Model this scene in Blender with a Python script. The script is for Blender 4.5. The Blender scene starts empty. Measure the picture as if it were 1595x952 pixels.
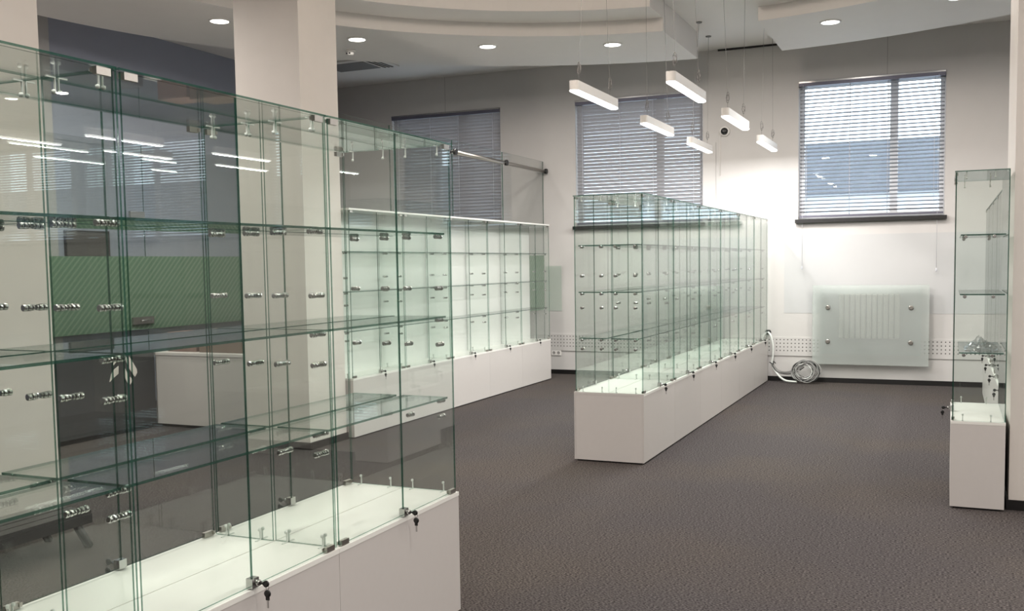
import bpy, bmesh, math, random
from mathutils import Matrix, Vector
random.seed(7)
S = bpy.context.scene
COL = S.collection
PI = math.pi

# ------------------------------------------------------------------ camera, world, exposure
cam_d = bpy.data.cameras.new('camera')
cam = bpy.data.objects.new('camera', cam_d)
COL.objects.link(cam)
FW = Vector((-0.40171431, 0.91302496, -0.07078866))
RT = Vector((0.91564754, 0.40169918, -0.01507781))
UP = Vector((-0.01466933, 0.07087444, 0.99737737))
cam.matrix_world = Matrix(((RT.x, UP.x, -FW.x, 0), (RT.y, UP.y, -FW.y, 0), (RT.z, UP.z, -FW.z, 1.5), (0, 0, 0, 1)))
cam_d.sensor_fit = 'HORIZONTAL'
cam_d.sensor_width = 36.0
cam_d.lens = 1547.378 / 1595 * 36.0
cam_d.shift_y = (522.2 - 476.0) / 1595
cam_d.clip_start = 0.05
cam_d.clip_end = 200
S.camera = cam

world = bpy.data.worlds.new('overcast_sky')
S.world = world
world.use_nodes = True
bgn = world.node_tree.nodes['Background']
bgn.inputs[0].default_value = (0.76, 0.88, 1.0, 1)
bgn.inputs[1].default_value = 7.0

S.view_settings.view_transform = 'Standard'
S.view_settings.look = 'None'
S.view_settings.gamma = 1.0
S.view_settings.use_curve_mapping = False
S.view_settings.exposure = -0.08
P_DOWN, C_DOWN = 46.0, (1.0, 0.925, 0.86)
P_PEND, C_PEND = 36.0, (1.0, 0.98, 0.965)
P_REC, C_REC = 120.0, (1.0, 0.86, 0.74)
S.cycles.max_bounces = 5
S.cycles.diffuse_bounces = 3
S.cycles.glossy_bounces = 3
S.cycles.transmission_bounces = 6
S.cycles.transparent_max_bounces = 56
S.cycles.caustics_reflective = False
S.cycles.caustics_refractive = False
S.cycles.use_denoising = True
S.cycles.use_adaptive_sampling = True
S.cycles.adaptive_threshold = 0.045
S.cycles.sample_clamp_indirect = 6.0

# ------------------------------------------------------------------ materials
MATS = {}
def new_mat(name):
    m = bpy.data.materials.new(name); m.use_nodes = True
    nt = m.node_tree
    return m, nt, nt.nodes, nt.links
def plain(name, col, rough=0.5, metal=0.0, spec=0.5, noise=0.0, nscale=40, bump=0.0, emit=None, estr=0.0):
    m, nt, N, L = new_mat(name)
    b = N['Principled BSDF']
    b.inputs['Base Color'].default_value = (*col, 1)
    b.inputs['Roughness'].default_value = rough
    b.inputs['Metallic'].default_value = metal
    b.inputs['Specular IOR Level'].default_value = spec
    tc = N.new('ShaderNodeTexCoord')
    nz = N.new('ShaderNodeTexNoise'); nz.inputs['Scale'].default_value = nscale; nz.inputs['Detail'].default_value = 5
    L.new(tc.outputs['Object'], nz.inputs['Vector'])
    if noise > 0:
        mx = N.new('ShaderNodeMixRGB'); mx.blend_type = 'MIX'
        mx.inputs[1].default_value = (*[c * (1 - noise) for c in col], 1)
        mx.inputs[2].default_value = (*[min(1, c * (1 + noise)) for c in col], 1)
        L.new(nz.outputs['Fac'], mx.inputs[0]); L.new(mx.outputs[0], b.inputs['Base Color'])
    if bump > 0:
        bp = N.new('ShaderNodeBump'); bp.inputs['Strength'].default_value = bump; bp.inputs['Distance'].default_value = 0.002
        L.new(nz.outputs['Fac'], bp.inputs['Height']); L.new(bp.outputs[0], b.inputs['Normal'])
    if emit:
        b.inputs['Emission Color'].default_value = (*emit, 1); b.inputs['Emission Strength'].default_value = estr
    MATS[name] = m
    return m
plain('wall_paint', (0.56, 0.545, 0.53), 0.75, noise=0.03, nscale=6, bump=0.05)
plain('ceiling_paint', (0.83, 0.80, 0.77), 0.85, noise=0.02, nscale=5)
plain('column_paint', (0.63, 0.595, 0.555), 0.7, noise=0.03, nscale=8, bump=0.06)
plain('bay_daylight_paint', (0.30, 0.32, 0.39), 0.75, noise=0.04, nscale=4)  # bluish daylight in the left bay is put into this paint colour
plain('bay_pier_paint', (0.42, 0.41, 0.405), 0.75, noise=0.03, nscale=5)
plain('wall_band', (0.50, 0.505, 0.505), 0.6, noise=0.02, nscale=5)
plain('pale_green_band', (0.46, 0.505, 0.46), 0.6, noise=0.02, nscale=5)
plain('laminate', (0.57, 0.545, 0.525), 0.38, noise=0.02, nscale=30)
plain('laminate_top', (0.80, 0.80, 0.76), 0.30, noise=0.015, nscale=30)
plain('white_back', (0.80, 0.80, 0.78), 0.35, noise=0.015, nscale=20)
plain('black_trim', (0.005, 0.0045, 0.0045), 0.45, noise=0.1, nscale=60)
plain('chrome', (0.55, 0.55, 0.54), 0.16, 1.0, noise=0.05, nscale=80)
plain('brushed_steel', (0.42, 0.40, 0.37), 0.32, 1.0, noise=0.1, nscale=120)
plain('clear_plastic', (0.66, 0.69, 0.66), 0.2, 0.0, noise=0.05, nscale=60)
plain('black_plastic', (0.012, 0.012, 0.012), 0.35, noise=0.1, nscale=60)
plain('white_plastic', (0.78, 0.76, 0.73), 0.4, noise=0.02, nscale=60)
plain('lamp_housing', (0.70, 0.68, 0.65), 0.45, noise=0.02, nscale=30)
plain('lamp_diffuser', (0.9, 0.9, 0.9), 0.5, emit=(1.0, 0.98, 0.95), estr=7.0)
plain('downlight_lens', (0.9, 0.9, 0.9), 0.5, emit=(1.0, 0.95, 0.88), estr=7.0)
plain('wire', (0.20, 0.195, 0.19), 0.5, noise=0.1, nscale=100)
plain('blind_slat', (0.40, 0.395, 0.41), 0.38, 0.0, noise=0.06, nscale=20)
plain('blind_rail', (0.13, 0.13, 0.17), 0.4, 0.4, noise=0.06, nscale=20)
plain('blind_cord', (0.62, 0.63, 0.68), 0.7, noise=0.05, nscale=90)
plain('window_frame', (0.62, 0.63, 0.65), 0.45, noise=0.03, nscale=20)
plain('radiator_white', (0.78, 0.78, 0.70), 0.4, noise=0.02, nscale=20)
plain('radiator_case', (0.50, 0.53, 0.52), 0.5, noise=0.03, nscale=20)
plain('grey_cable', (0.24, 0.24, 0.23), 0.5, noise=0.12, nscale=40)
plain('dark_grey', (0.050, 0.052, 0.055), 0.55, noise=0.1, nscale=12)
plain('bench_black', (0.025, 0.024, 0.024), 0.5, noise=0.15, nscale=25)
plain('emblem_white', (0.78, 0.74, 0.70), 0.55, noise=0.02, nscale=30)
plain('cardboard', (0.13, 0.09, 0.065), 0.8, noise=0.12, nscale=18)
plain('red_card', (0.16, 0.095, 0.075), 0.7, noise=0.1, nscale=18)
plain('dark_board', (0.085, 0.075, 0.072), 0.5, noise=0.08, nscale=10)
plain('vent_grille', (0.20, 0.20, 0.20), 0.6, noise=0.05, nscale=40)
plain('outdoor_white', (0.80, 0.82, 0.84), 0.8, noise=0.04, nscale=2)
plain('outdoor_grey', (0.13, 0.135, 0.15), 0.8, noise=0.15, nscale=2)
plain('ground_grey', (0.35, 0.35, 0.36), 0.9, noise=0.1, nscale=1)
plain('joint_grey', (0.30, 0.29, 0.28), 0.8, noise=0.03, nscale=20)

def carpet():
    m, nt, N, L = new_mat('carpet')
    b = N['Principled BSDF']; b.inputs['Roughness'].default_value = 0.95; b.inputs['Specular IOR Level'].default_value = 0.1
    tc = N.new('ShaderNodeTexCoord')
    def noise(sc, det, mapping=None):
        n = N.new('ShaderNodeTexNoise'); n.inputs['Scale'].default_value = sc; n.inputs['Detail'].default_value = det
        if mapping:
            mp = N.new('ShaderNodeMapping'); mp.inputs['Scale'].default_value = mapping
            L.new(tc.outputs['Object'], mp.inputs['Vector']); L.new(mp.outputs[0], n.inputs['Vector'])
        else: L.new(tc.outputs['Object'], n.inputs['Vector'])
        return n
    fine = noise(190, 3, (0.45, 1.0, 1)); big = noise(0.55, 3)
    r = N.new('ShaderNodeValToRGB')
    r.color_ramp.elements[0].position = 0.36; r.color_ramp.elements[0].color = (0.008, 0.0072, 0.0074, 1)
    r.color_ramp.elements[1].position = 0.64; r.color_ramp.elements[1].color = (0.108, 0.097, 0.097, 1)
    L.new(fine.outputs['Fac'], r.inputs[0])
    r2 = N.new('ShaderNodeValToRGB')
    r2.color_ramp.elements[0].position = 0.45; r2.color_ramp.elements[0].color = (1, 1, 1, 1)
    r2.color_ramp.elements[1].position = 0.62; r2.color_ramp.elements[1].color = (1.12, 1.08, 0.98, 1)
    L.new(big.outputs['Fac'], r2.inputs[0])
    mx = N.new('ShaderNodeMixRGB'); mx.blend_type = 'MULTIPLY'; mx.inputs[0].default_value = 1
    L.new(r.outputs[0], mx.inputs[1]); L.new(r2.outputs[0], mx.inputs[2]); L.new(mx.outputs[0], b.inputs['Base Color'])
    bp = N.new('ShaderNodeBump'); bp.inputs['Strength'].default_value = 0.4; bp.inputs['Distance'].default_value = 0.003
    L.new(fine.outputs['Fac'], bp.inputs['Height']); L.new(bp.outputs[0], b.inputs['Normal'])
    MATS['carpet'] = m
carpet()

def fresnel_fac(N, L, base=0.04):
    g = N.new('ShaderNodeNewGeometry')
    d = N.new('ShaderNodeVectorMath'); d.operation = 'DOT_PRODUCT'
    L.new(g.outputs['Normal'], d.inputs[0]); L.new(g.outputs['Incoming'], d.inputs[1])
    def mth(op, a=None, bv=None):
        n = N.new('ShaderNodeMath'); n.operation = op
        if a is not None: L.new(a, n.inputs[0])
        if bv is not None: n.inputs[1].default_value = bv
        return n
    a = mth('ABSOLUTE', d.outputs['Value'])
    s = N.new('ShaderNodeMath'); s.operation = 'SUBTRACT'; s.inputs[0].default_value = 1; L.new(a.outputs[0], s.inputs[1])
    pw = mth('POWER', s.outputs[0], 5.0)
    ml = mth('MULTIPLY', pw.outputs[0], 1 - base)
    ad = mth('ADD', ml.outputs[0], base)
    return ad
def glass(name, tint, base=0.04, rough=0.0):
    m, nt, N, L = new_mat(name)
    N.remove(N['Principled BSDF'])
    out = N['Material Output']
    tr = N.new('ShaderNodeBsdfTransparent'); tr.inputs[0].default_value = (*tint, 1)
    gl = N.new('ShaderNodeBsdfGlossy'); gl.inputs['Roughness'].default_value = rough
    mx = N.new('ShaderNodeMixShader')
    f = fresnel_fac(N, L, base)
    L.new(f.outputs[0], mx.inputs[0]); L.new(tr.outputs[0], mx.inputs[1]); L.new(gl.outputs[0], mx.inputs[2])
    L.new(mx.outputs[0], out.inputs[0])
    MATS[name] = m
glass('case_glass', (0.970, 0.987, 0.977))
glass('partition_glass', (0.92, 0.93, 0.925))
glass('window_glass', (0.95, 0.97, 0.97))
glass('plastic_wrap', (0.86, 0.87, 0.87), 0.10, 0.08)

def edge_glass():
    m, nt, N, L = new_mat('glass_edge')
    b = N['Principled BSDF']; out = N['Material Output']
    b.inputs['Base Color'].default_value = (0.016, 0.085, 0.062, 1); b.inputs['Roughness'].default_value = 0.08
    tr = N.new('ShaderNodeBsdfTransparent'); tr.inputs[0].default_value = (0.42, 0.62, 0.54, 1)
    mx = N.new('ShaderNodeMixShader'); mx.inputs[0].default_value = 0.48
    L.new(b.outputs[0], mx.inputs[1]); L.new(tr.outputs[0], mx.inputs[2]); L.new(mx.outputs[0], out.inputs[0])
    MATS['glass_edge'] = m
edge_glass()
def film():
    m, nt, N, L = new_mat('green_film')
    N.remove(N['Principled BSDF']); out = N['Material Output']
    tc = N.new('ShaderNodeTexCoord')
    w = N.new('ShaderNodeTexWave'); w.wave_type = 'BANDS'; w.bands_direction = 'DIAGONAL'
    w.inputs['Scale'].default_value = 8.5; w.inputs['Distortion'].default_value = 0
    mp = N.new('ShaderNodeMapping'); mp.inputs['Scale'].default_value = (0, -1, 1)
    L.new(tc.outputs['Object'], mp.inputs['Vector']); L.new(mp.outputs[0], w.inputs['Vector'])
    r = N.new('ShaderNodeValToRGB')
    r.color_ramp.elements[0].position = 0.50; r.color_ramp.elements[0].color = (0.17, 0.29, 0.19, 1)
    r.color_ramp.elements[1].position = 0.95; r.color_ramp.elements[1].color = (0.27, 0.39, 0.28, 1)
    L.new(w.outputs['Fac'], r.inputs[0])
    df = N.new('ShaderNodeBsdfDiffuse'); L.new(r.outputs[0], df.inputs[0])
    tl = N.new('ShaderNodeBsdfTranslucent'); L.new(r.outputs[0], tl.inputs[0])
    tr = N.new('ShaderNodeBsdfTransparent'); tr.inputs[0].default_value = (0.62, 0.82, 0.66, 1)
    a = N.new('ShaderNodeMixShader'); a.inputs[0].default_value = 0.45
    L.new(df.outputs[0], a.inputs[1]); L.new(tl.outputs[0], a.inputs[2])
    b = N.new('ShaderNodeMixShader'); b.inputs[0].default_value = 0.16
    L.new(a.outputs[0], b.inputs[1]); L.new(tr.outputs[0], b.inputs[2]); L.new(b.outputs[0], out.inputs[0])
    MATS['green_film'] = m
film()
def frosted():
    m, nt, N, L = new_mat('frosted_glass')
    N.remove(N['Principled BSDF']); out = N['Material Output']
    rf = N.new('ShaderNodeBsdfRefraction'); rf.inputs['Color'].default_value = (0.93, 0.97, 0.95, 1)
    rf.inputs['Roughness'].default_value = 0.15; rf.inputs['IOR'].default_value = 1.35
    tr = N.new('ShaderNodeBsdfTransparent'); tr.inputs[0].default_value = (0.95, 0.98, 0.965, 1)
    df = N.new('ShaderNodeBsdfDiffuse'); df.inputs[0].default_value = (0.82, 0.86, 0.83, 1)
    a = N.new('ShaderNodeMixShader'); a.inputs[0].default_value = 0.42
    L.new(rf.outputs[0], a.inputs[1]); L.new(tr.outputs[0], a.inputs[2])
    b = N.new('ShaderNodeMixShader'); b.inputs[0].default_value = 0.25
    L.new(a.outputs[0], b.inputs[1]); L.new(df.outputs[0], b.inputs[2]); L.new(b.outputs[0], out.inputs[0])
    MATS['frosted_glass'] = m
frosted()
def perforated():
    m, nt, N, L = new_mat('perforated_panel')
    b = N['Principled BSDF']; b.inputs['Roughness'].default_value = 0.6
    tc = N.new('ShaderNodeTexCoord'); sp = N.new('ShaderNodeSeparateXYZ'); L.new(tc.outputs['Object'], sp.inputs[0])
    def M(op, a, bb=None, av=None, bv=None):
        n = N.new('ShaderNodeMath'); n.operation = op
        if a is not None: L.new(a, n.inputs[0])
        elif av is not None: n.inputs[0].default_value = av
        if bb is not None: L.new(bb, n.inputs[1])
        elif bv is not None: n.inputs[1].default_value = bv
        return n.outputs[0]
    def cell(o):
        t = M('DIVIDE', o, bv=0.045); t = M('FRACT', M('ADD', t, bv=1000.0)); t = M('SUBTRACT', t, bv=0.5); return M('MULTIPLY', t, t)
    r2 = M('ADD', cell(sp.outputs['X']), cell(sp.outputs['Z']))
    dot = M('LESS_THAN', r2, bv=0.026)
    band = M('LESS_THAN', M('ABSOLUTE', M('SUBTRACT', sp.outputs['Z'], bv=0.450)), bv=0.09)
    k = M('MULTIPLY', dot, band)
    mx = N.new('ShaderNodeMixRGB'); mx.inputs[1].default_value = (0.55, 0.535, 0.52, 1); mx.inputs[2].default_value = (0.05, 0.045, 0.042, 1)
    L.new(k, mx.inputs[0]); L.new(mx.outputs[0], b.inputs['Base Color'])
    MATS['perforated_panel'] = m
perforated()

# ------------------------------------------------------------------ mesh helpers
def bx(bm, x0, x1, y0, y1, z0, z1, mi=0):
    v = [bm.verts.new((x, y, z)) for x in (x0, x1) for y in (y0, y1) for z in (z0, z1)]
    for f in ((0, 1, 3, 2), (4, 6, 7, 5), (0, 4, 5, 1), (2, 3, 7, 6), (0, 2, 6, 4), (1, 5, 7, 3)):
        bm.faces.new([v[i] for i in f]).material_index = mi
def lathe(bm, prof, n=12, M=None, mi=0, cap=True):
    """prof: list of (r, h) along local z"""
    M = M or Matrix.Identity(4)
    rings = []
    for r, h in prof:
        rings.append([bm.verts.new(M @ Vector((r * math.cos(2 * PI * k / n), r * math.sin(2 * PI * k / n), h))) for k in range(n)])
    for a, b in zip(rings, rings[1:]):
        for k in range(n):
            f = bm.faces.new((a[k], a[(k + 1) % n], b[(k + 1) % n], b[k])); f.material_index = mi; f.smooth = True
    if cap:
        bm.faces.new(rings[0][::-1]).material_index = mi; bm.faces.new(rings[-1]).material_index = mi
def tube(bm, pts, r, n=6, mi=0, closed=False):
    pts = [Vector(p) for p in pts]; rings = []
    m = len(pts)
    ref = Vector((0.31, 0.17, 0.93)).normalized()
    for i, p in enumerate(pts):
        if closed: d = (pts[(i + 1) % m] - pts[i - 1])
        else: d = pts[min(i + 1, m - 1)] - pts[max(i - 1, 0)]
        d.normalize()
        a = d.cross(ref)
        if a.length < 1e-3: a = d.cross(Vector((1, 0, 0)))
        a.normalize(); b = d.cross(a)
        rings.append([bm.verts.new(p + r * (a * math.cos(2 * PI * k / n) + b * math.sin(2 * PI * k / n))) for k in range(n)])
    prs = list(zip(rings, rings[1:])) + ([(rings[-1], rings[0])] if closed else [])
    for A, B in prs:
        for k in range(n):
            f = bm.faces.new((A[k], A[(k + 1) % n], B[(k + 1) % n], B[k])); f.material_index = mi; f.smooth = True
    if not closed:
        bm.faces.new(rings[0][::-1]).material_index = mi; bm.faces.new(rings[-1]).material_index = mi
def mesh_of(name, fn, mats):
    bm = bmesh.new(); fn(bm)
    bmesh.ops.recalc_face_normals(bm, faces=bm.faces)
    me = bpy.data.meshes.new(name); bm.to_mesh(me); bm.free()
    for m in ([mats] if isinstance(mats, str) else mats): me.materials.append(MATS[m])
    return me
CACHE = {}
def cached(key, name, fn, mats):
    if key not in CACHE: CACHE[key] = mesh_of(name, fn, mats)
    return CACHE[key]
def link(name, me, parent=None, loc=(0, 0, 0), rot=(0, 0, 0)):
    o = bpy.data.objects.new(name, me); COL.objects.link(o)
    o.location = loc; o.rotation_euler = rot
    if parent is not None: o.parent = parent
    return o
def obj(name, fn, mats, parent=None, loc=(0, 0, 0), rot=(0, 0, 0)):
    return link(name, mesh_of(name, fn, mats), parent, loc, rot)
def box(name, x0, x1, y0, y1, z0, z1, mat, parent=None):
    return obj(name, lambda bm: bx(bm, x0, x1, y0, y1, z0, z1), mat, parent)
def tag(o, label, cat, group=None):
    o['label'] = label; o['category'] = cat
    if group: o['group'] = group
    return o
def thing(name, label, cat, loc=(0, 0, 0), rz=0.0, group=None):
    o = bpy.data.objects.new(name, None); COL.objects.link(o)
    o.location = loc; o.rotation_euler = (0, 0, rz); o.empty_display_size = 0.1
    return tag(o, label, cat, group)
def struct(o, label=None):
    o['kind'] = 'structure'
    if label: o['label'] = label
    return o
def bevel(o, w=0.003, seg=2):
    md = o.modifiers.new('bevel', 'BEVEL'); md.width = w; md.segments = seg; md.limit_method = 'ANGLE'
    return o

# ------------------------------------------------------------------ room shell
XL, XR, YB, YW, ZC = -8.35, 12.4, -4.0, 12.66, 4.15
struct(box('floor', XL - .2, XR + .2, YB - .2, YW + .25, -.1, 0, 'carpet'), 'dark grey brown carpet across the whole room')
CX, CY, R0, R1, R2 = -2.156, 6.056, 5.58, 4.05, 3.57
ZD = 4.62
def ceiling_fn(bm):
    n = 96
    xa, xb, ya, yb = XL - .2, XR + .2, YB - .2, YW + .25
    C, E, T = [], [], []
    for k in range(n):
        a = 2 * PI * (k + .5) / n; c, q = math.cos(a), math.sin(a)
        C.append(bm.verts.new((CX + R2 * c, CY + R2 * q, ZC))); T.append(bm.verts.new((CX + R2 * c, CY + R2 * q, ZD)))
        t = min(((xb - CX) / c if c > 0 else (xa - CX) / c), ((yb - CY) / q if q > 0 else (ya - CY) / q))
        E.append((CX + t * c, CY + t * q))
    # snap the nearest perimeter samples to the four corners
    for cx_, cy_ in ((xa, ya), (xa, yb), (xb, ya), (xb, yb)):
        j = min(range(n), key=lambda k: (E[k][0] - cx_) ** 2 + (E[k][1] - cy_) ** 2); E[j] = (cx_, cy_)
    EV = [bm.verts.new((x, y, ZC)) for x, y in E]
    for k in range(n):
        m = (k + 1) % n
        bm.faces.new((C[k], C[m], EV[m], EV[k])); bm.faces.new((C[k], T[k], T[m], C[m]))
    bm.faces.new(T)
    bx(bm, xa, xb, ya, yb, ZD + .01, ZD + .2)
struct(obj('ceiling', ceiling_fn, 'ceiling_paint'), 'off-white upper ceiling with a round recess')
struct(box('wall_left', XL - .2, XL, YB - .2, YW + .25, 0, ZC + .6, 'bay_daylight_paint'), 'blue-grey wall behind the green glass partition')
struct(box('wall_right', XR, XR + .2, YB - .2, YW + .25, 0, ZC + .6, 'wall_paint'), 'plain off-white wall')
struct(box('wall_back', XL, XR, YB - .2, YB, 0, ZC + .6, 'wall_paint'), 'plain off-white wall behind the viewer')
WIN = [(-7.42, -5.70), (-4.60, -2.885), (-1.705, -0.06), (1.20, 2.90), (4.10, 5.80), (7.00, 8.70), (9.90, 11.60)]
WZ0, WZ1 = 2.0, 3.665
def window_wall(bm):
    bx(bm, XL, XR, YW, YW + .22, 0, WZ0)
    bx(bm, XL, XR, YW, YW + .22, WZ1, ZC + .6)
    e = [XL] + [v for w in WIN for v in w] + [XR]
    for i in range(0, len(e), 2): bx(bm, e[i], e[i + 1], YW, YW + .22, WZ0, WZ1)
ww = struct(obj('wall_far', window_wall, 'wall_paint'), 'off-white wall with three tall windows')
for jx, z0 in ((-6.55, WZ1), (-2.72, 0.6), (-0.70, WZ1)):
    box('panel_joint', jx, jx + .005, YW - .0015, YW + .001, z0, ZC if z0 > 3 else 3.0, 'joint_grey', ww)
# perforated heating strip, pale painted bands, baseboard
struct(box('trim_1', -5.05, 0.40, YW - .012, YW, .318, .548, 'perforated_panel'), 'perforated white strip with rows of small holes low on the wall')
struct(box('trim_2', -1.87, 0.9, YW - .003, YW, .85, 1.80, 'wall_band'), 'pale grey painted band below the right window')
struct(box('trim_3', -5.05, -4.82, YW - .003, YW, .86, 1.475, 'pale_green_band'), 'pale green painted patch beside the far case row')
struct(box('trim_4', -2.69, -1.76, YW - .02, YW, ZC - .022, ZC - .001, 'black_trim'), 'dark slot where wall meets ceiling')
struct(box('baseboard_far', XL, XR, YW - .015, YW, 0, .058, 'black_trim'), 'black baseboard along the window wall')

# columns
def column(x0, x1, y0, y1, label):
    r = struct(box('column', x0, x1, y0, y1, 0, ZC, 'column_paint'), label)
    def skirt(bm):
        t = .012
        bx(bm, x0 - t, x1 + t, y0 - t, y0, 0, .06); bx(bm, x0 - t, x1 + t, y1, y1 + t, 0, .06)
        bx(bm, x0 - t, x0, y0, y1, 0, .06); bx(bm, x1, x1 + t, y0, y1, 0, .06)
    obj('baseboard', skirt, 'black_trim', r)
    return r
column(-5.44, -4.80, 6.75, 7.29, 'square off-white column behind the left glass cases, near centre')
column(-5.44, -4.80, 3.68, 4.23, 'square off-white column at the left edge of the picture')
column(0.345, 0.99, 6.52, 7.36, 'square off-white column at the right edge of the picture')
struct(box('pilaster', XL, XL + .04, 5.4, 7.45, 0, ZC, 'bay_pier_paint'), 'grey wall pier behind the green glass partition')

# ring soffit cut by a straight strip
C1, C2 = -2.70, -1.75
def sector(bm, side, ra, rb, z0, z1, n=72):
    c = (C1 - CX) if side < 0 else (C2 - CX)
    def arc(r):
        a = math.acos(c / r)
        if side < 0: return [a + (2 * PI - 2 * a) * k / n for k in range(n + 1)]
        return [a - 2 * a * k / n for k in range(n + 1)]
    A = [(CX + ra * math.cos(t), CY + ra * math.sin(t)) for t in arc(ra)]
    B = [(CX + rb * math.cos(t), CY + rb * math.sin(t)) for t in arc(rb)]
    V = [[bm.verts.new((*p, z)) for p in P] for P in (A, B) for z in (z0, z1)]
    a0, a1, b0, b1 = V
    for k in range(n):
        bm.faces.new((a0[k], a0[k + 1], b0[k + 1], b0[k]))
        bm.faces.new((a1[k], b1[k], b1[k + 1], a1[k + 1]))
        f = bm.faces.new((a0[k], a1[k], a1[k + 1], a0[k + 1])); f.smooth = False
        bm.faces.new((b0[k], b0[k + 1], b1[k + 1], b1[k]))
    bm.faces.new((a0[0], b0[0], b1[0], a1[0])); bm.faces.new((a0[n], a1[n], b1[n], b0[n]))
for side, nm in ((-1, 'left'), (1, 'right')):
    struct(obj('ceiling_soffit', lambda bm: sector(bm, side, R0, R1, 3.85, ZC - .001), 'ceiling_paint'), 'curved dropped ceiling ring, %s half' % nm)
    struct(obj('ceiling_step', lambda bm: sector(bm, side, R1 - .001, R2, 3.985, ZC - .001), 'ceiling_paint'), 'upper curved step inside the dropped ring, %s half' % nm)

# ------------------------------------------------------------------ windows and blinds
PANE_Y = YW + .13
WPOS = ['left-hand window, partly behind glass partition', 'middle window above the glass case island', 'right-hand window above the frosted screen']
def build_window(i, x0, x1, full=True):
    w = bpy.data.objects.new('window_%d' % (i + 1), None); COL.objects.link(w)
    w.location = (x0, PANE_Y, WZ0); struct(w, WPOS[i] if i < 3 else 'window further along the same wall')
    W, Hh = x1 - x0, WZ1 - WZ0
    mx = W * 0.66; mz = Hh * 0.62
    def fr(bm):
        t = .06
        bx(bm, 0, t, -.03, .03, 0, Hh); bx(bm, W - t, W, -.03, .03, 0, Hh)
        bx(bm, t, W - t, -.03, .03, 0, t); bx(bm, t, W - t, -.03, .03, Hh - t, Hh)
        bx(bm, mx - .045, mx + .045, -.03, .03, t, Hh - t)
    obj('window_frame', fr, 'window_frame', w)
    for a, b in ((.055, mx - .04), (mx + .04, W - .055)):
        box('pane', a, b, -.006, .006, .055, Hh - .055, 'window_glass', w)
    box('window_sill', -.03, W + .03, -.20, -.03, -.045, -.002, 'black_trim', w)
for i, (a, b) in enumerate(WIN): build_window(i, a, b)

SLAT_PITCH, SLAT_W = .0452, .050
def slat_fn(L):
    def f(bm):
        n = 4; t = .0008
        rows = []
        for k in range(n + 1):
            s = (k / n - .5); y = s * SLAT_W; z = .0035 * (1 - 4 * s * s)
            rows.append([bm.verts.new((x, y, z + q)) for x in (0, L) for q in (0, t)])
        for a, b in zip(rows, rows[1:]):
            bm.faces.new((a[1], a[3], b[3], b[1])); bm.faces.new((a[0], b[0], b[2], a[2]))
            bm.faces.new((a[0], a[1], b[1], b[0])); bm.faces.new((a[2], b[2], b[3], a[3]))
        bm.faces.new((rows[0][0], rows[0][2], rows[0][3], rows[0][1])); bm.faces.new((rows[-1][0], rows[-1][1], rows[-1][3], rows[-1][2]))
    return f
def build_blind(i, x0, x1, tilt, label, cords=()):
    t = thing('window_blind', label, 'blind', (x0, YW + .035, WZ0 + .01), 0, 'grey slatted window blinds')
    W, Hh = x1 - x0, WZ1 - WZ0 - .01
    L = W - .026
    box('headrail', .004, W - .004, -.052, .02, Hh - .062, Hh - .002, 'blind_rail', t)
    box('headrail_lip', .004, W - .004, -.056, -.053, Hh - .022, Hh - .004, 'chrome', t)
    me = cached(('slat', round(L, 3)), 'slat', slat_fn(L), 'blind_slat')
    z = Hh - .085; k = 0
    while z > .045:
        o = link('slat', me, t, (.013, 0, z), (math.radians(-tilt + random.uniform(-2.0, 2.0)), 0, 0))
        z -= SLAT_PITCH; k += 1
    box('bottom_rail', .010, W - .010, -.02, .02, .012, .034, 'blind_rail', t)
    for q in (.055, .36, .62, .93):
        def cf(bm, q=q):
            tube(bm, [(W * q, -.026, Hh - .05), (W * q, -.026, .03)], .0028, 5); tube(bm, [(W * q, .026, Hh - .05), (W * q, .026, .03)], .0022, 5)
        obj('ladder_cord', cf, 'blind_cord', t)
    for cx, cz in cords:
        def pf(bm, cx=cx, cz=cz):
            tube(bm, [(cx, -.075, Hh - .05), (cx + .004, -.085, Hh * .5), (cx, -.085, cz)], .0022, 5)
            lathe(bm, [(.003, cz - .045), (.009, cz - .035), (.007, cz - .012), (.003, cz)], 8, Matrix.Translation((cx, -.085, 0)))
        obj('pull_cord', pf, 'blind_cord', t)
ORD0 = ['first', 'second', 'third', 'fourth']
TILT = [60, 53, 16, 20, 30, 30, 30]
BL = ['grey slatted blind on the left-hand window behind the glass partition', 'grey slatted blind half closed on the middle window',
      'bluish open slatted blind on the right-hand window, above the frosted screen']
for i, (a, b) in enumerate(WIN):
    lab = BL[i] if i < 3 else 'grey slatted blind mirrored in the glass, %s window right of the picture' % ORD0[i - 3]
    build_blind(i, a, b, TILT[i], lab, ((.055, -.58), (1.57, -.62)) if i == 2 else ())

# outside: ground and the building across the yard
g = struct(box('ground', -60, 60, YW + .3, 80, -.3, -.2, 'ground_grey'), 'ground outside the windows')
nb = thing('building', 'grey neighbouring building seen through the window blinds', 'building', (0, 24, -.2))
box('ground_floor_wall', -30, 40, 0, 6, 0, 3.2, 'outdoor_white', nb)
box('upper_wall', -30, -10.9, .1, 6, 3.2, 12, 'outdoor_grey', nb)
box('roof_band', -4.2, 40, -.3, 6, 3.2, 4.35, 'outdoor_grey', nb)

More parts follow.
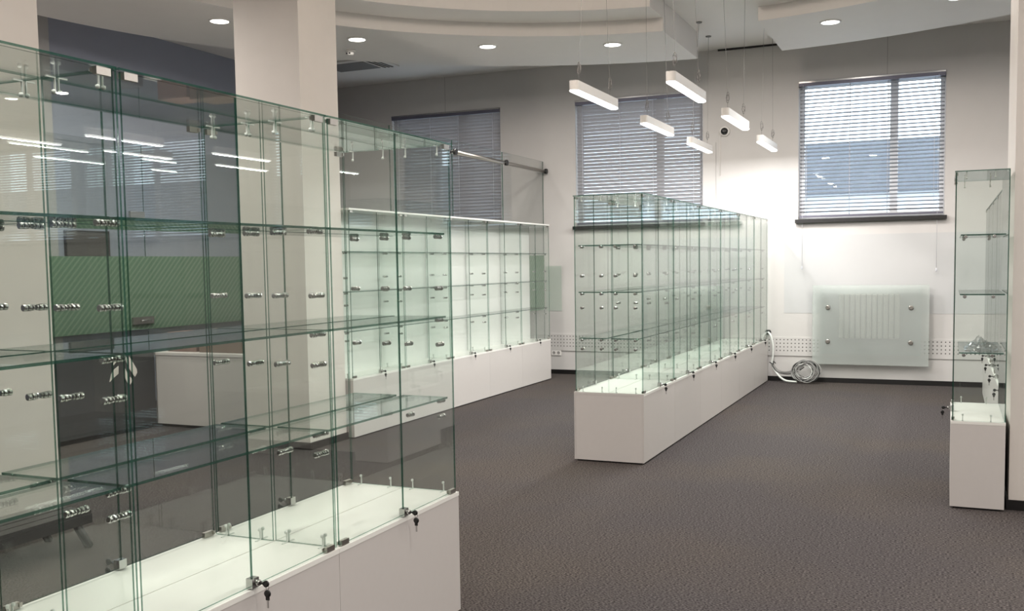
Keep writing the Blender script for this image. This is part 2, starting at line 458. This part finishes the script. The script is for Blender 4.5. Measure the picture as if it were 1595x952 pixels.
# ------------------------------------------------------------------ lamps
def area(name, parent, loc, shape, sx, sy, power, col):
    d = bpy.data.lights.new(name, 'AREA'); d.shape = shape; d.size = sx
    if shape in ('RECTANGLE', 'ELLIPSE'): d.size_y = sy
    d.energy = power; d.color = col
    o = bpy.data.objects.new(name, d); COL.objects.link(o); o.location = loc; o.parent = parent
    return o
def trim_ring(bm): lathe(bm, [(.086, -.002), (.086, -.010), (.100, -.010), (.105, -.001), (.105, .0)], 28, cap=False)
def lens_disc(bm): lathe(bm, [(.0855, -.001), (.0855, -.009), (.06, -.014), (.01, -.0155)], 28)
me_ring = mesh_of('trim_ring', trim_ring, 'white_plastic'); me_lens = mesh_of('lens', lens_disc, 'downlight_lens')
def downlight(x, y, z, label, group):
    t = thing('ceiling_downlight', label, 'light', (x, y, z), 0, group)
    link('trim_ring', me_ring, t); link('lens', me_lens, t)
    area('downlight_glow', t, (0, 0, -.018), 'DISK', .16, 0, P_DOWN, C_DOWN)
ANG = [158.7, 140.3, 122.4, 105.3, 76.6, 61.0, 44, 26, 8, -10, -28, -46, -64, -83 , 264, 246, 228, 210, 192, 175]
DL = ['round recessed ceiling light left of the tall column', 'round recessed ceiling light just right of the tall column, near the smoke detector',
      'round recessed ceiling light above the left-hand window', 'round recessed ceiling light above the first hanging lamp',
      'round recessed ceiling light in the right ceiling half above the right window', 'round recessed ceiling light cut by the top edge of the picture']
for k, a in enumerate(ANG):
    x, y = CX + 4.52 * math.cos(math.radians(a)), CY + 4.52 * math.sin(math.radians(a))
    downlight(x, y, 3.85, DL[k] if k < 6 else 'round recessed ceiling light of the ring, outside the picture', 'recessed ceiling lights of the ring')

rl = thing('recess_lamp', 'round flush lamp in the middle of the round ceiling recess, above the picture', 'lamp', (CX, CY, ZD))
obj('lamp_rim', lambda bm: lathe(bm, [(.40, 0), (.40, -.03), (.37, -.035)], 40, cap=False), 'white_plastic', rl)
obj('lamp_dome', lambda bm: lathe(bm, [(.37, -.001), (.37, -.05), (.30, -.09), (.15, -.115), (.02, -.12)], 40), 'downlight_lens', rl)
pd = bpy.data.lights.new('recess_glow', 'POINT'); pd.energy = P_REC; pd.color = C_REC; pd.shadow_soft_size = .16
po = bpy.data.objects.new('recess_glow', pd); COL.objects.link(po); po.location = (0, 0, -.30); po.parent = rl
PL = 1.03
def housing(bm):
    w = .037
    prof = []
    n = 8
    for e, s in ((0, 1), (PL, -1)):
        for k in range(n + 1):
            t = PI * k / n
            if e == 0: prof.append((-w * math.cos(t), w - w * math.sin(t)))
            else: prof.append((w * math.cos(t), PL - w + w * math.sin(t)))
    lo = [bm.verts.new((x, y, .012)) for x, y in prof]; hi = [bm.verts.new((x, y, .082)) for x, y in prof]
    bm.faces.new(lo[::-1]); bm.faces.new(hi)
    m = len(prof)
    for k in range(m): bm.faces.new((lo[k], lo[(k + 1) % m], hi[(k + 1) % m], hi[k]))
def diffuser(bm):
    w = .036; n = 8; prof = []
    for e in (0, 1):
        for k in range(n + 1):
            t = PI * k / n
            prof.append((-math.cos(t), 0, -math.sin(t)) if e == 0 else (math.cos(t), 1, math.sin(t)))
    rings = []
    for s, z in ((1, .0118), (1, .004), (.8, .0)):
        rings.append([bm.verts.new((x * w * s, (w if e == 0 else PL - w) + dy * w * s, z)) for x, e, dy in prof])
    m = len(prof)
    for a, b in zip(rings, rings[1:]):
        for k in range(m): bm.faces.new((a[k], a[(k + 1) % m], b[(k + 1) % m], b[k]))
    bm.faces.new(rings[-1]); bm.faces.new(rings[0][::-1])
me_house = mesh_of('housing', housing, 'lamp_housing'); me_diff = mesh_of('diffuser', diffuser, 'lamp_diffuser')
def pendant(x, y, label, group, z=2.785, seed=0):
    t = thing('pendant_lamp', label, 'lamp', (x, y, z), 0, group)
    link('housing', me_house, t); link('diffuser', me_diff, t)
    rnd = random.Random(seed)
    top = ZC - z
    for s, yy in ((0, .14), (1, PL - .14)):
        dx, dy = rnd.uniform(-.05, .05), rnd.uniform(-.15, .15)
        def wf(bm): tube(bm, [(0, yy, .08), (0, yy, .22), (dx, yy + dy, top)], .0015, 5)
        obj('suspension_wire', wf, 'wire', t)
        def lf(bm):
            pts = []
            for k in range(22):
                a = 2 * PI * k / 11
                pts.append((.014 * math.cos(a) + rnd.uniform(-.004, .004), yy + .004 * (k % 3), .17 + .045 * math.sin(a) + .002 * k))
            tube(bm, pts, .0028, 5)
        obj('wire_loop', lf, 'wire', t)
        obj('wire_hook', lambda bm: lathe(bm, [(.03, top - .012), (.034, top - .004), (.034, top)], 12, Matrix.Translation((dx, yy + dy, 0))), 'wire', t)
    area('lamp_glow', t, (0, PL / 2, -.004), 'RECTANGLE', .05, PL - .05, P_PEND, C_PEND)
PEN = [(-2.59, 7.08, 'nearest hanging linear lamp of the left line, in front of the middle window'),
       (-2.62, 9.05, 'second hanging linear lamp of the left line, in front of the middle blind'),
       (-2.62, 10.85, 'farthest hanging linear lamp of the left line, at the edge of the middle window'),
       (-1.85, 7.08, 'nearest hanging linear lamp of the right line, highest in the picture'),
       (-1.85, 8.98, 'second hanging linear lamp of the right line, beside the black wall sensor'),
       (-1.905, 11.08, 'farthest small hanging linear lamp of the right line, before the blank wall')]
for k, (x, y, l) in enumerate(PEN): pendant(x, y, l, 'hanging linear lamps', seed=k)
PEN2 = [(3.75, 7.2), (3.75, 9.0), (3.75, 10.9), (4.55, 6.6), (4.55, 8.2), (4.55, 10.0)]
for k, (x, y) in enumerate(PEN2):
    pendant(x, y, 'hanging linear lamp outside the picture, seen only as a streak in the left glass', 'hanging linear lamps mirrored in the glass', z=2.8, seed=20 + k)

for k, (x, y) in enumerate(((5.2, 2.0), (5.2, 5.0), (8.2, 2.0), (8.2, 5.0), (8.2, 8.0), (8.2, 11.0), (5.2, -1.5), (1.5, -2.2), (-2.5, -2.2))):  # added unseen lights on the right and behind, raising the general brightness
    downlight(x, y, ZC, 'added unseen light in the flat ceiling that raises the room brightness', 'added unseen lights of the flat ceiling')

# ------------------------------------------------------------------ glass display cases
HB, HT, TG = .5285, 2.0105, .006
def pane_fn(x0, x1, y0, y1, z0, z1):
    d = [x1 - x0, y1 - y0, z1 - z0]; ax = d.index(min(d))
    def f(bm):
        bx(bm, x0, x1, y0, y1, z0, z1)
        bmesh.ops.recalc_face_normals(bm, faces=bm.faces)
        for fc in bm.faces: fc.material_index = 0 if abs(fc.normal[ax]) > .9 else 1
    return f
GM = ['case_glass', 'glass_edge']
def stud_fn(L, short):
    """half stud from y=0 (glass face) to y=L"""
    def f(bm):
        M = Matrix.Rotation(-PI / 2, 4, 'X')
        def disc(h0, h1, r): lathe(bm, [(r * .75, h0), (r, h0 + .0015), (r, h1 - .0015), (r * .75, h1)], 10, M, 0)
        if short: disc(0, .009, .0105); return
        lathe(bm, [(.0042, 0), (.0042, L - .002)], 8, M, 1)
        disc(.0, .005, .0085); disc(.0095, .0185, .0098); disc(L - .0105, L, .0098)
    return f
def clip_fn(up):
    s = 1 if up else -1
    def f(bm):
        bx(bm, -.0025, .0025, .0008, .004, 0, s * .034)
        lathe(bm, [(.002, s * .032), (.0058, s * .034), (.0058, s * .042), (.002, s * .044)], 8, Matrix.Translation((0, .006, 0)))
        bx(bm, -.003, .003, .0008, .030, 0, s * .003)
    return f
def lock_fn(bm):
    bx(bm, -.020, .004, -.016, .016, 0, .030)
    lathe(bm, [(.009, .004), (.010, .006), (.010, .016), (.0075, .020)], 12, Matrix.Translation((0, .002, .016)) @ Matrix.Rotation(PI / 2, 4, 'Y'))
def key_fn(bm):
    bx(bm, .020, .032, -.0008, .0028, .013, .019)
    lathe(bm, [(.004, -.002), (.0105, -.002), (.0105, .003), (.004, .003)], 14, Matrix.Translation((.042, .001, .016)) @ Matrix.Rotation(PI / 2, 4, 'X'))
    bx(bm, .030, .036, -.001, .003, .011, .021)
def hkey_fn(bm):
    c = (.046, .001, 0)
    tube(bm, [(c[0] + .006 * math.cos(a), c[1], .006 + .009 * math.sin(a)) for a in [2 * PI * k / 10 for k in range(10)]], .0009, 4, 0, True)
    lathe(bm, [(.004, -.002), (.0115, -.002), (.0115, .002), (.004, .002)], 14, Matrix.Translation((c[0], c[1], -.014)) @ Matrix.Rotation(PI / 2, 4, 'X'), 1)
    bx(bm, c[0] - .006, c[0] + .006, c[1] - .002, c[1] + .002, -.034, -.022, 1)
    bx(bm, c[0] - .003, c[0] + .003, c[1] - .001, c[1] + .001, -.058, -.033, 0)
STUD_Z = (1.623, 1.405, 1.271, 1.166, .924, .856)
SHELF_Z = (1.638, 1.287, .940)
def case_unit(label, cat_group, loc, rz, W, d, start='seam', end=None, back=None, white_top=False, studs=STUD_Z, end_panel=0):
    t = thing('display_case', label, 'display case', loc, rz, cat_group)
    k = (round(W, 3), round(d, 3))
    def P(name, key, fn, mats, loc=(0, 0, 0), parent=None):
        return link(name, cached((name, key), name, fn, mats), parent or t, loc)
    P('dark_underbase', k, lambda bm: bx(bm, -d + .02, -.02, .01, W - .01, 0, .014), 'black_trim')  # black strip stands in for the shadow line under the raised base
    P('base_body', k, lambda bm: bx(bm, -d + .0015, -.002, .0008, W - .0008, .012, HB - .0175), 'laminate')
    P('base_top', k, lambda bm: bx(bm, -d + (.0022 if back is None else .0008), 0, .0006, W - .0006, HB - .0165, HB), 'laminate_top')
    if end_panel:
        P('end_panel', k, lambda bm: (bx(bm, -2 * d + .010, -.010, -.003, .0006, .012, HB - .018), bx(bm, -2 * d, -2 * d + .009, -.004, .0006, .012, HB - .018), bx(bm, -.009, 0, -.004, .0006, .012, HB - .018), bx(bm, -2 * d, 0, -.004, .0006, HB - .0175, HB)), 'laminate')
    zt = HT - TG
    if white_top:
        P('top_panel', ('w',) + k, lambda bm: bx(bm, -d, 0, .0006, W - .0006, HT - .016, HT), 'laminate_top'); zt = HT - .017
    else:
        P('top_panel', k, pane_fn(-d + .002, -.003, .004, W - .004, HT - TG, HT), GM)
    z0 = HB + .004
    hw = W / 2
    for a, b in ((.013, hw - .0018), (hw + .0018, W - .013)):
        P('door', (round(a, 3),) + k + (round(zt, 3),), pane_fn(-.014, -.008, a, b, z0 + .003, zt - .003), GM)
    for y in (.045, W - .045):
        s = 1 if y < hw else -1
        for z, zz in ((HB + .001, 0), (zt - .021, 1)):
            P('hinge', ('h', zz), lambda bm: (bx(bm, -.018, -.004, -.023, .023, 0, .019), bx(bm, -.022, -.018, -.028, -.018, .004, .016)), 'brushed_steel', (0, y, z))
    xa = -d + (.003 if back is None else .010)
    def side(y):
        P('side_panel', k + (round(zt, 3), back is None), pane_fn(xa, -.0155, -TG / 2, TG / 2, z0 - .002, zt - .001), GM, (0, y, 0))
    def fittings(y, s, short=False):
        for x in (-.066, -.218):
            for z in studs:
                o = P('shelf_stud', short, stud_fn(.034, short), ['chrome', 'black_plastic'], (x, y, z)); o.rotation_euler = (0, 0, 0 if s > 0 else PI)
            if not short:
                o = P('clip', 'up', clip_fn(True), 'clear_plastic', (x, y, HB)); o.rotation_euler = (0, 0, 0 if s > 0 else PI)
                o = P('clip', 'down', clip_fn(False), 'clear_plastic', (x, y, zt)); o.rotation_euler = (0, 0, 0 if s > 0 else PI)
    ys = .0036 if start == 'seam' else .010
    side(ys); fittings(ys + .003, 1)
    if start == 'end': fittings(ys - .003, -1, True)
    if end: side(W - .010); fittings(W - .013, -1); fittings(W - .007, 1, True)
    else: fittings(W - .0006, -1)
    for z in SHELF_Z:
        P('shelf', k, pane_fn(-d + .018, -.040, .012, W - .012, -.008, 0), GM, (0, 0, z))
    if back == 'white':
        P('back_panel', k, lambda bm: bx(bm, -d + .001, -d + .009, .001, W - .001, HB, zt), 'white_back')
    elif back == 'glass':
        P('back_panel', ('g',) + k, pane_fn(-d + .002, -d + .008, .004, W - .004, z0, zt - .001), GM)
    lk = P('lock', 'l', lock_fn, 'chrome', (0, hw, HB + .004))
    P('key', 'k', key_fn, 'black_plastic', (0, 0, 0), lk)
    P('hanging_key', 'hk', hkey_fn, ['chrome', 'black_plastic'], (0, 0, 0), lk)
    return t
ORD = ['first', 'second', 'third', 'fourth', 'fifth', 'sixth']
W0, D0 = .9183, .5471 / 2
# left island (four bays, back to back), nearest the viewer
LX, LY = -1.9179, 3.7664
for k in range(4):
    y0 = LY - (4 - k) * W0
    n = 3 - k
    w = ['bay at its free end', 'second bay from its free end', 'third bay from its free end', 'fourth bay from its free end'][n]
    case_unit('glass display case, front side of the large left island, ' + w, 'cases of the large left island', (LX, y0, 0), 0, W0, D0,
              'end' if k == 0 else 'seam', 'end' if k == 3 else None)
    case_unit('glass display case, rear side of the large left island, ' + w, 'cases of the large left island', (LX - 2 * D0, y0 + W0, 0), PI, W0, D0,
              'end' if k == 3 else 'seam', 'end' if k == 0 else None)
# middle island (six bays, back to back)
MX, MY = -2.5983, 7.0645
for k in range(6):
    y0 = MY + k * W0
    case_unit('glass display case, right side of the middle island, %s bay from near end' % ORD[k], 'cases of the middle island', (MX + 2 * D0, y0, 0), 0, W0, D0,
              'end' if k == 0 else 'seam', 'end' if k == 5 else None, end_panel=(k == 0))
    case_unit('glass display case, left side of the middle island, %s bay from near end' % ORD[k], 'cases of the middle island', (MX, y0 + W0, 0), PI, W0, D0,
              'end' if k == 5 else 'seam', 'end' if k == 0 else None)
# far row with white backs and white top
WF, DF = .9408, .295
for k in range(5):
    case_unit('white-backed display case with white top, far row, %s bay from the column' % ORD[k], 'white backed cases of the far row', (-4.7367, 7.318 + k * WF, 0), 0, WF, DF,
              'end' if k == 0 else 'seam', 'end' if k == 4 else None, 'white', True)
# narrow case at the right and the row behind it
case_unit('narrow single glass display case on white base beside the right column', None, (.022, 6.4425 + .86, 0), PI, .86, .298, 'end', 'end', 'glass', studs=(1.623, 1.271, .924))
for k in range(5):
    case_unit('glass display case seen through the narrow right case, %s of the row from near end' % ORD[k], 'cases behind the right column', (.355, 7.42 + (k + 1) * W0, 0), PI, W0, .30,
              'end' if k == 4 else 'seam', 'end' if k == 0 else None, 'glass')

# clear plastic wrap lying on the lowest shelf of the narrow case
def wrap(bm):
    n = 22; rr = random.Random(3); grid = []
    for i in range(n + 1):
        row = []
        for j in range(n + 1):
            x = .02 + .19 * i / n; y = .42 * j / n
            e = math.sin(PI * i / n) * math.sin(PI * j / n)
            z = .002 + e * (.032 + .018 * math.sin(90 * x + 30 * y) + .018 * math.sin(31 * y + 27 * x) + rr.uniform(-.012, .022))
            row.append(bm.verts.new((x + rr.uniform(-.006, .006), y + rr.uniform(-.008, .008), z)))
        grid.append(row)
    for i in range(n):
        for j in range(n): bm.faces.new((grid[i][j], grid[i + 1][j], grid[i + 1][j + 1], grid[i][j + 1]))
wr = tag(obj('plastic_wrap', wrap, 'plastic_wrap', None, (.075, 6.58, .9405)), 'crumpled clear plastic wrap on the lowest shelf of the narrow right case', 'plastic wrap')

# ------------------------------------------------------------------ glass partitions
def partition(x, ys, zt, label, name='glass_partition'):
    t = thing(name, label, 'partition', (x, ys[0], 0))
    for a, b in zip(ys, ys[1:]):
        obj('pane', pane_fn(-.005, .005, a - ys[0] + .002, b - ys[0] - .002, .0, zt), ['partition_glass', 'glass_edge'], t)
    return t
pa = partition(-5.075, [7.31, 8.60, 9.95, 11.31, YW - .002], 2.89, 'tall clear glass partition with steel bar behind the far case row')
obj('support_bar', lambda bm: tube(bm, [(.035, 2.60, 2.755), (.035, YW - 7.31 - .02, 2.755)], .022, 12), 'brushed_steel', pa)
for yy in (2.61, 4.0, YW - 7.31 - .03):
    obj('clamp', lambda bm: lathe(bm, [(.014, -.02), (.014, .02), (.034, .022), (.034, .055)], 14, Matrix.Translation((.02, yy, 2.755)) @ Matrix.Rotation(PI / 2, 4, 'Y')), 'black_plastic', pa)
fa = box('film_band', .0055, .008, 0.02, YW - 7.31 - .01, .88, 1.62, 'green_film', pa); fa['label'] = 'green striped film band'
pb = partition(-8.27, [4.3, 5.65, 7.1, 8.6, 9.6, 10.6, 11.6, YW - .002], 2.89, 'glass partition with broad green striped film far behind the left cases')
fb = box('film_band', .0055, .008, .02, YW - 4.3 - .01, .84, 1.655, 'green_film', pb); fb['label'] = 'green diagonally striped film band'
for nm, z0, z1, y0, y1 in (('patch_fitting', 2.06, 2.15, 4.07, 4.28), ('lock_case', .90, .98, 4.05, 4.36), ('patch_fitting', .02, .12, 4.07, 4.28)):
    box(nm, .009, .035, y0, y1, z0, z1, 'brushed_steel', pb)
obj('door_handle', lambda bm: tube(bm, [(.035, 4.28, .94), (.075, 4.28, .94), (.075, 4.12, .94)], .010, 8), 'chrome', pb)

# ------------------------------------------------------------------ reception things behind the left cases
dk = thing('reception_desk', 'white reception desk behind the left glass cases, by the column', 'desk', (-6.95, 7.3, 0))
box('front_panel', 0, 1.46, 0, .02, .03, .69, 'laminate', dk)
box('side_panel', 0, .02, .02, .62, .03, .69, 'laminate', dk)
box('side_panel', 1.44, 1.46, .02, .62, .03, .69, 'laminate', dk)
box('desk_top', -.01, 1.47, -.01, .63, .69, .715, 'laminate', dk)
box('dark_underbase', .03, 1.43, .03, .58, 0, .03, 'black_trim', dk)
bx1 = tag(bevel(box('carton', -6.90, -6.55, 7.42, 7.72, .715, .90, 'red_card')), 'small reddish carton on the white reception desk', 'carton')
bx2 = tag(bevel(box('carton', -6.50, -5.95, 7.40, 7.75, .715, .93, 'cardboard')), 'brown cardboard carton on the white reception desk', 'carton')
dp = thing('counter', 'dark grey counter with white leaf emblem behind the left cases', 'counter', (-6.93, 5.9, 0))
bevel(box('counter_body', -.42, 0, 0, 1.37, .04, .80, 'dark_grey', dp), .006)
box('dark_underbase', -.40, -.03, .03, 1.34, 0, .04, 'black_trim', dp)
def leaf(pts):
    def f(bm):
        a = [bm.verts.new((.001, y, z)) for y, z in pts]; b = [bm.verts.new((.006, y, z)) for y, z in pts]
        bm.faces.new(a[::-1]); bm.faces.new(b); m = len(pts)
        for k in range(m): bm.faces.new((a[k], a[(k + 1) % m], b[(k + 1) % m], b[k]))
    return f
EM = [[(0.936, 0.731), (0.905, 0.726), (0.874, 0.699), (0.853, 0.642), (0.882, 0.664), (0.912, 0.683)],
      [(0.914, 0.631), (0.866, 0.606), (0.829, 0.571), (0.804, 0.498), (0.849, 0.529), (0.91, 0.562)],
      [(1.048, 0.705), (1.09, 0.649), (1.135, 0.579), (1.137, 0.548), (1.109, 0.511), (1.072, 0.555), (1.046, 0.593)],
      [(0.992, 0.601), (1.018, 0.551), (1.018, 0.461), (0.996, 0.498), (0.985, 0.519)],
      [(1.05, 0.517), (1.08, 0.484), (1.046, 0.447)],
      [(1.011, 0.706), (1.026, 0.685), (1.023, 0.635), (1.01, 0.661)]]
for q in EM: obj('emblem_leaf', leaf(q), 'emblem_white', dp)
bn = thing('bench', 'low black bench with splayed legs on the carpet behind the left cases', 'bench', (-4.27, 3.95, 0))
for x in (-.30, 0.0):
    box('rail', x - .02, x + .02, -1.9, 0, .135, .185, 'bench_black', bn)
    for y, s in ((-.04, 1), (-1.86, -1)):
        obj('leg', lambda bm: tube(bm, [(x, y - s * .05, .14), (x, y + s * .03, .0)], .022, 4), 'bench_black', bn)
for k in range(4): box('slat', -.32 + k * .086, -.32 + k * .086 + .076, -1.9, 0, .186, .205, 'bench_black', bn)
bd = thing('notice_board', 'dark brown board on the wall behind the green glass partition', 'board', (XL, 7.57, 1.66))
box('panel', .002, .02, 0, .56, 0, .25, 'dark_board', bd)
box('frame', .001, .025, -.015, 0, -.015, .265, 'black_trim', bd); box('frame', .001, .025, .56, .575, -.015, .265, 'black_trim', bd)
box('frame', .001, .025, 0, .56, .25, .265, 'black_trim', bd); box('frame', .001, .025, 0, .56, -.015, 0, 'black_trim', bd)

# ------------------------------------------------------------------ things on the window wall
sc = thing('radiator_screen', 'frosted glass radiator screen on four steel standoffs below the right window', 'screen', (-1.515, YW - .105, .235))
obj('frosted_pane', pane_fn(0, 1.312, -.005, .005, 0, .958), ['frosted_glass', 'frosted_glass'], sc)
for x, z in ((.18, .69), (1.115, .69), (.18, .277), (1.115, .277)):
    obj('standoff', lambda bm: lathe(bm, [(.012, -.10), (.012, -.006), (.027, -.006 + .001), (.027, .012), (.020, .016), (.012, .014)], 18, Matrix.Translation((x, 0, z)) @ Matrix.Rotation(PI / 2, 4, 'X')), 'brushed_steel', sc)
rd = thing('radiator', 'ribbed white radiator blurred behind the frosted glass screen', 'radiator', (-1.21, YW - .004, .55))
box('back_plate', -.22, .92, -.016, -.004, -.20, .60, 'radiator_case', rd)
for k in range(11):
    bevel(box('rib', .0 + k * .063, .0 + k * .063 + .052, -.078, -.018, 0, .535, 'radiator_white', rd), .012)
sk = thing('power_socket', 'white double power socket on the wall beside the far case row', 'socket', (-4.978, YW, .250))
bevel(box('socket_plate', 0, .14, -.012, 0, 0, .070, 'white_plastic', sk), .003)
for x in (.037, .103):
    cp = obj('socket_cup', lambda bm: lathe(bm, [(.022, .0125), (.020, .0135), (.018, .0125), (.0, .0122)], 18, Matrix.Translation((x, 0, .037)) @ Matrix.Rotation(PI / 2, 4, 'X'), cap=False), 'joint_grey', sk)
sn = thing('wall_sensor', 'round white wall sensor with black centre between the windows', 'sensor', (-2.605, YW, 3.13))
obj('sensor_base', lambda bm: lathe(bm, [(.065, 0), (.065, .012), (.055, .024), (.045, .026)], 22, Matrix.Rotation(PI / 2, 4, 'X')), 'white_plastic', sn)
obj('sensor_lens', lambda bm: lathe(bm, [(.045, .0262), (.043, .040), (.030, .052), (.012, .057)], 22, Matrix.Rotation(PI / 2, 4, 'X')), 'black_plastic', sn)
obj('sensor_cable', lambda bm: tube(bm, [(-.055, -.006, -.02), (-.058, -.006, -.30), (-.058, -.006, -.55)], .005, 6), 'white_plastic', sn)

cb = thing('cable_bundle', 'coiled grey cables with white conduit on the floor beside the middle island', 'cable', (-1.58, YW - .10, 0))
obj('wall_outlet', lambda bm: lathe(bm, [(.03, 0), (.032, .02), (.02, .03)], 14, Matrix.Translation((-.475, .098, .61)) @ Matrix.Rotation(PI / 2, 4, 'X')), 'black_plastic', cb)
def spl(pts, n=10):
    out = []
    P = [Vector(p) for p in pts]; P = [P[0]] + P + [P[-1]]
    for i in range(1, len(P) - 2):
        for k in range(n):
            t = k / n; a, b, c, d = P[i - 1], P[i], P[i + 1], P[i + 2]
            out.append(.5 * ((2 * b) + (-a + c) * t + (2 * a - 5 * b + 4 * c - d) * t * t + (-a + 3 * b - 3 * c + d) * t ** 3))
    out.append(P[-2]); return out
obj('conduit', lambda bm: tube(bm, spl([(-.475, .06, .61), (-.44, .03, .57), (-.41, .02, .45), (-.41, .02, .32), (-.42, .01, .22), (-.36, -.02, .11), (-.25, -.09, .03), (-.1, -.13, .02)]), .0135, 8), 'clear_plastic', cb)
obj('tie', lambda bm: tube(bm, spl([(-.45, .0, .24), (-.40, -.012, .22), (-.40, .0, .25), (-.37, -.02, .23)], 5), .006, 5), 'black_plastic', cb)
for k in range(3):
    obj('loose_cable', lambda bm: tube(bm, spl([(-.42 + .01 * k, .0, .21), (-.36 + .01 * k, -.02, .13 + .01 * k), (-.24, -.03 - .01 * k, .10 + .015 * k), (-.12, -.07, .13 + .02 * k), (-.02, -.09, .20 + .02 * k)]), .006, 6), 'grey_cable' if k else 'black_plastic', cb)
rr = random.Random(5)
for k in range(17):
    R = rr.uniform(.080, .150); cx = rr.uniform(-.025, .025); th = rr.uniform(-.05, .04); ph = rr.uniform(0, 6)
    def ring(bm):
        pts = []
        for q in range(36):
            a = 2 * PI * q / 36
            r = R * (1 + .07 * math.sin(2 * a + ph) + .03 * math.sin(5 * a + 2 * ph))
            x = cx + 1.08 * r * math.cos(a); z = .152 + .92 * r * math.sin(a)
            pts.append((x, -.055 - .085 * (1 - z / .3) + th * .5, max(.008, z)))
        tube(bm, pts, .0055, 6, 0, True)
    obj('cable_loop', ring, ['grey_cable', 'black_plastic', 'joint_grey', 'grey_cable', 'wire', 'clear_plastic'][k % 6], cb)

sd = thing('smoke_detector', 'small white smoke detector on the curved ceiling near the column', 'smoke detector', (-5.985, 9.36, 3.85))
obj('base', lambda bm: lathe(bm, [(.055, 0), (.055, -.018), (.048, -.022)], 20), 'white_plastic', sd)
obj('sensing_head', lambda bm: lathe(bm, [(.036, -.022), (.040, -.030), (.034, -.050), (.015, -.055)], 20), 'white_plastic', sd)
for a in (0, 1.2): box('slot', -.030 + a * .03, -.012 + a * .03, -.043, -.036, -.047, -.034, 'black_plastic', sd)
ac = thing('air_conditioner', 'square ceiling air conditioner cassette with grille right of the column', 'air conditioner', (-7.20, 11.33, ZC - .001))
bevel(box('panel', -.52, .52, -.30, .30, -.022, 0, 'white_plastic', ac), .006)
box('grille', -.34, .28, -.22, .22, -.027, -.0225, 'vent_grille', ac)
for x in (.33, .385, .44): box('louvre', x, x + .022, -.24, .24, -.028, -.0225, 'black_plastic', ac)
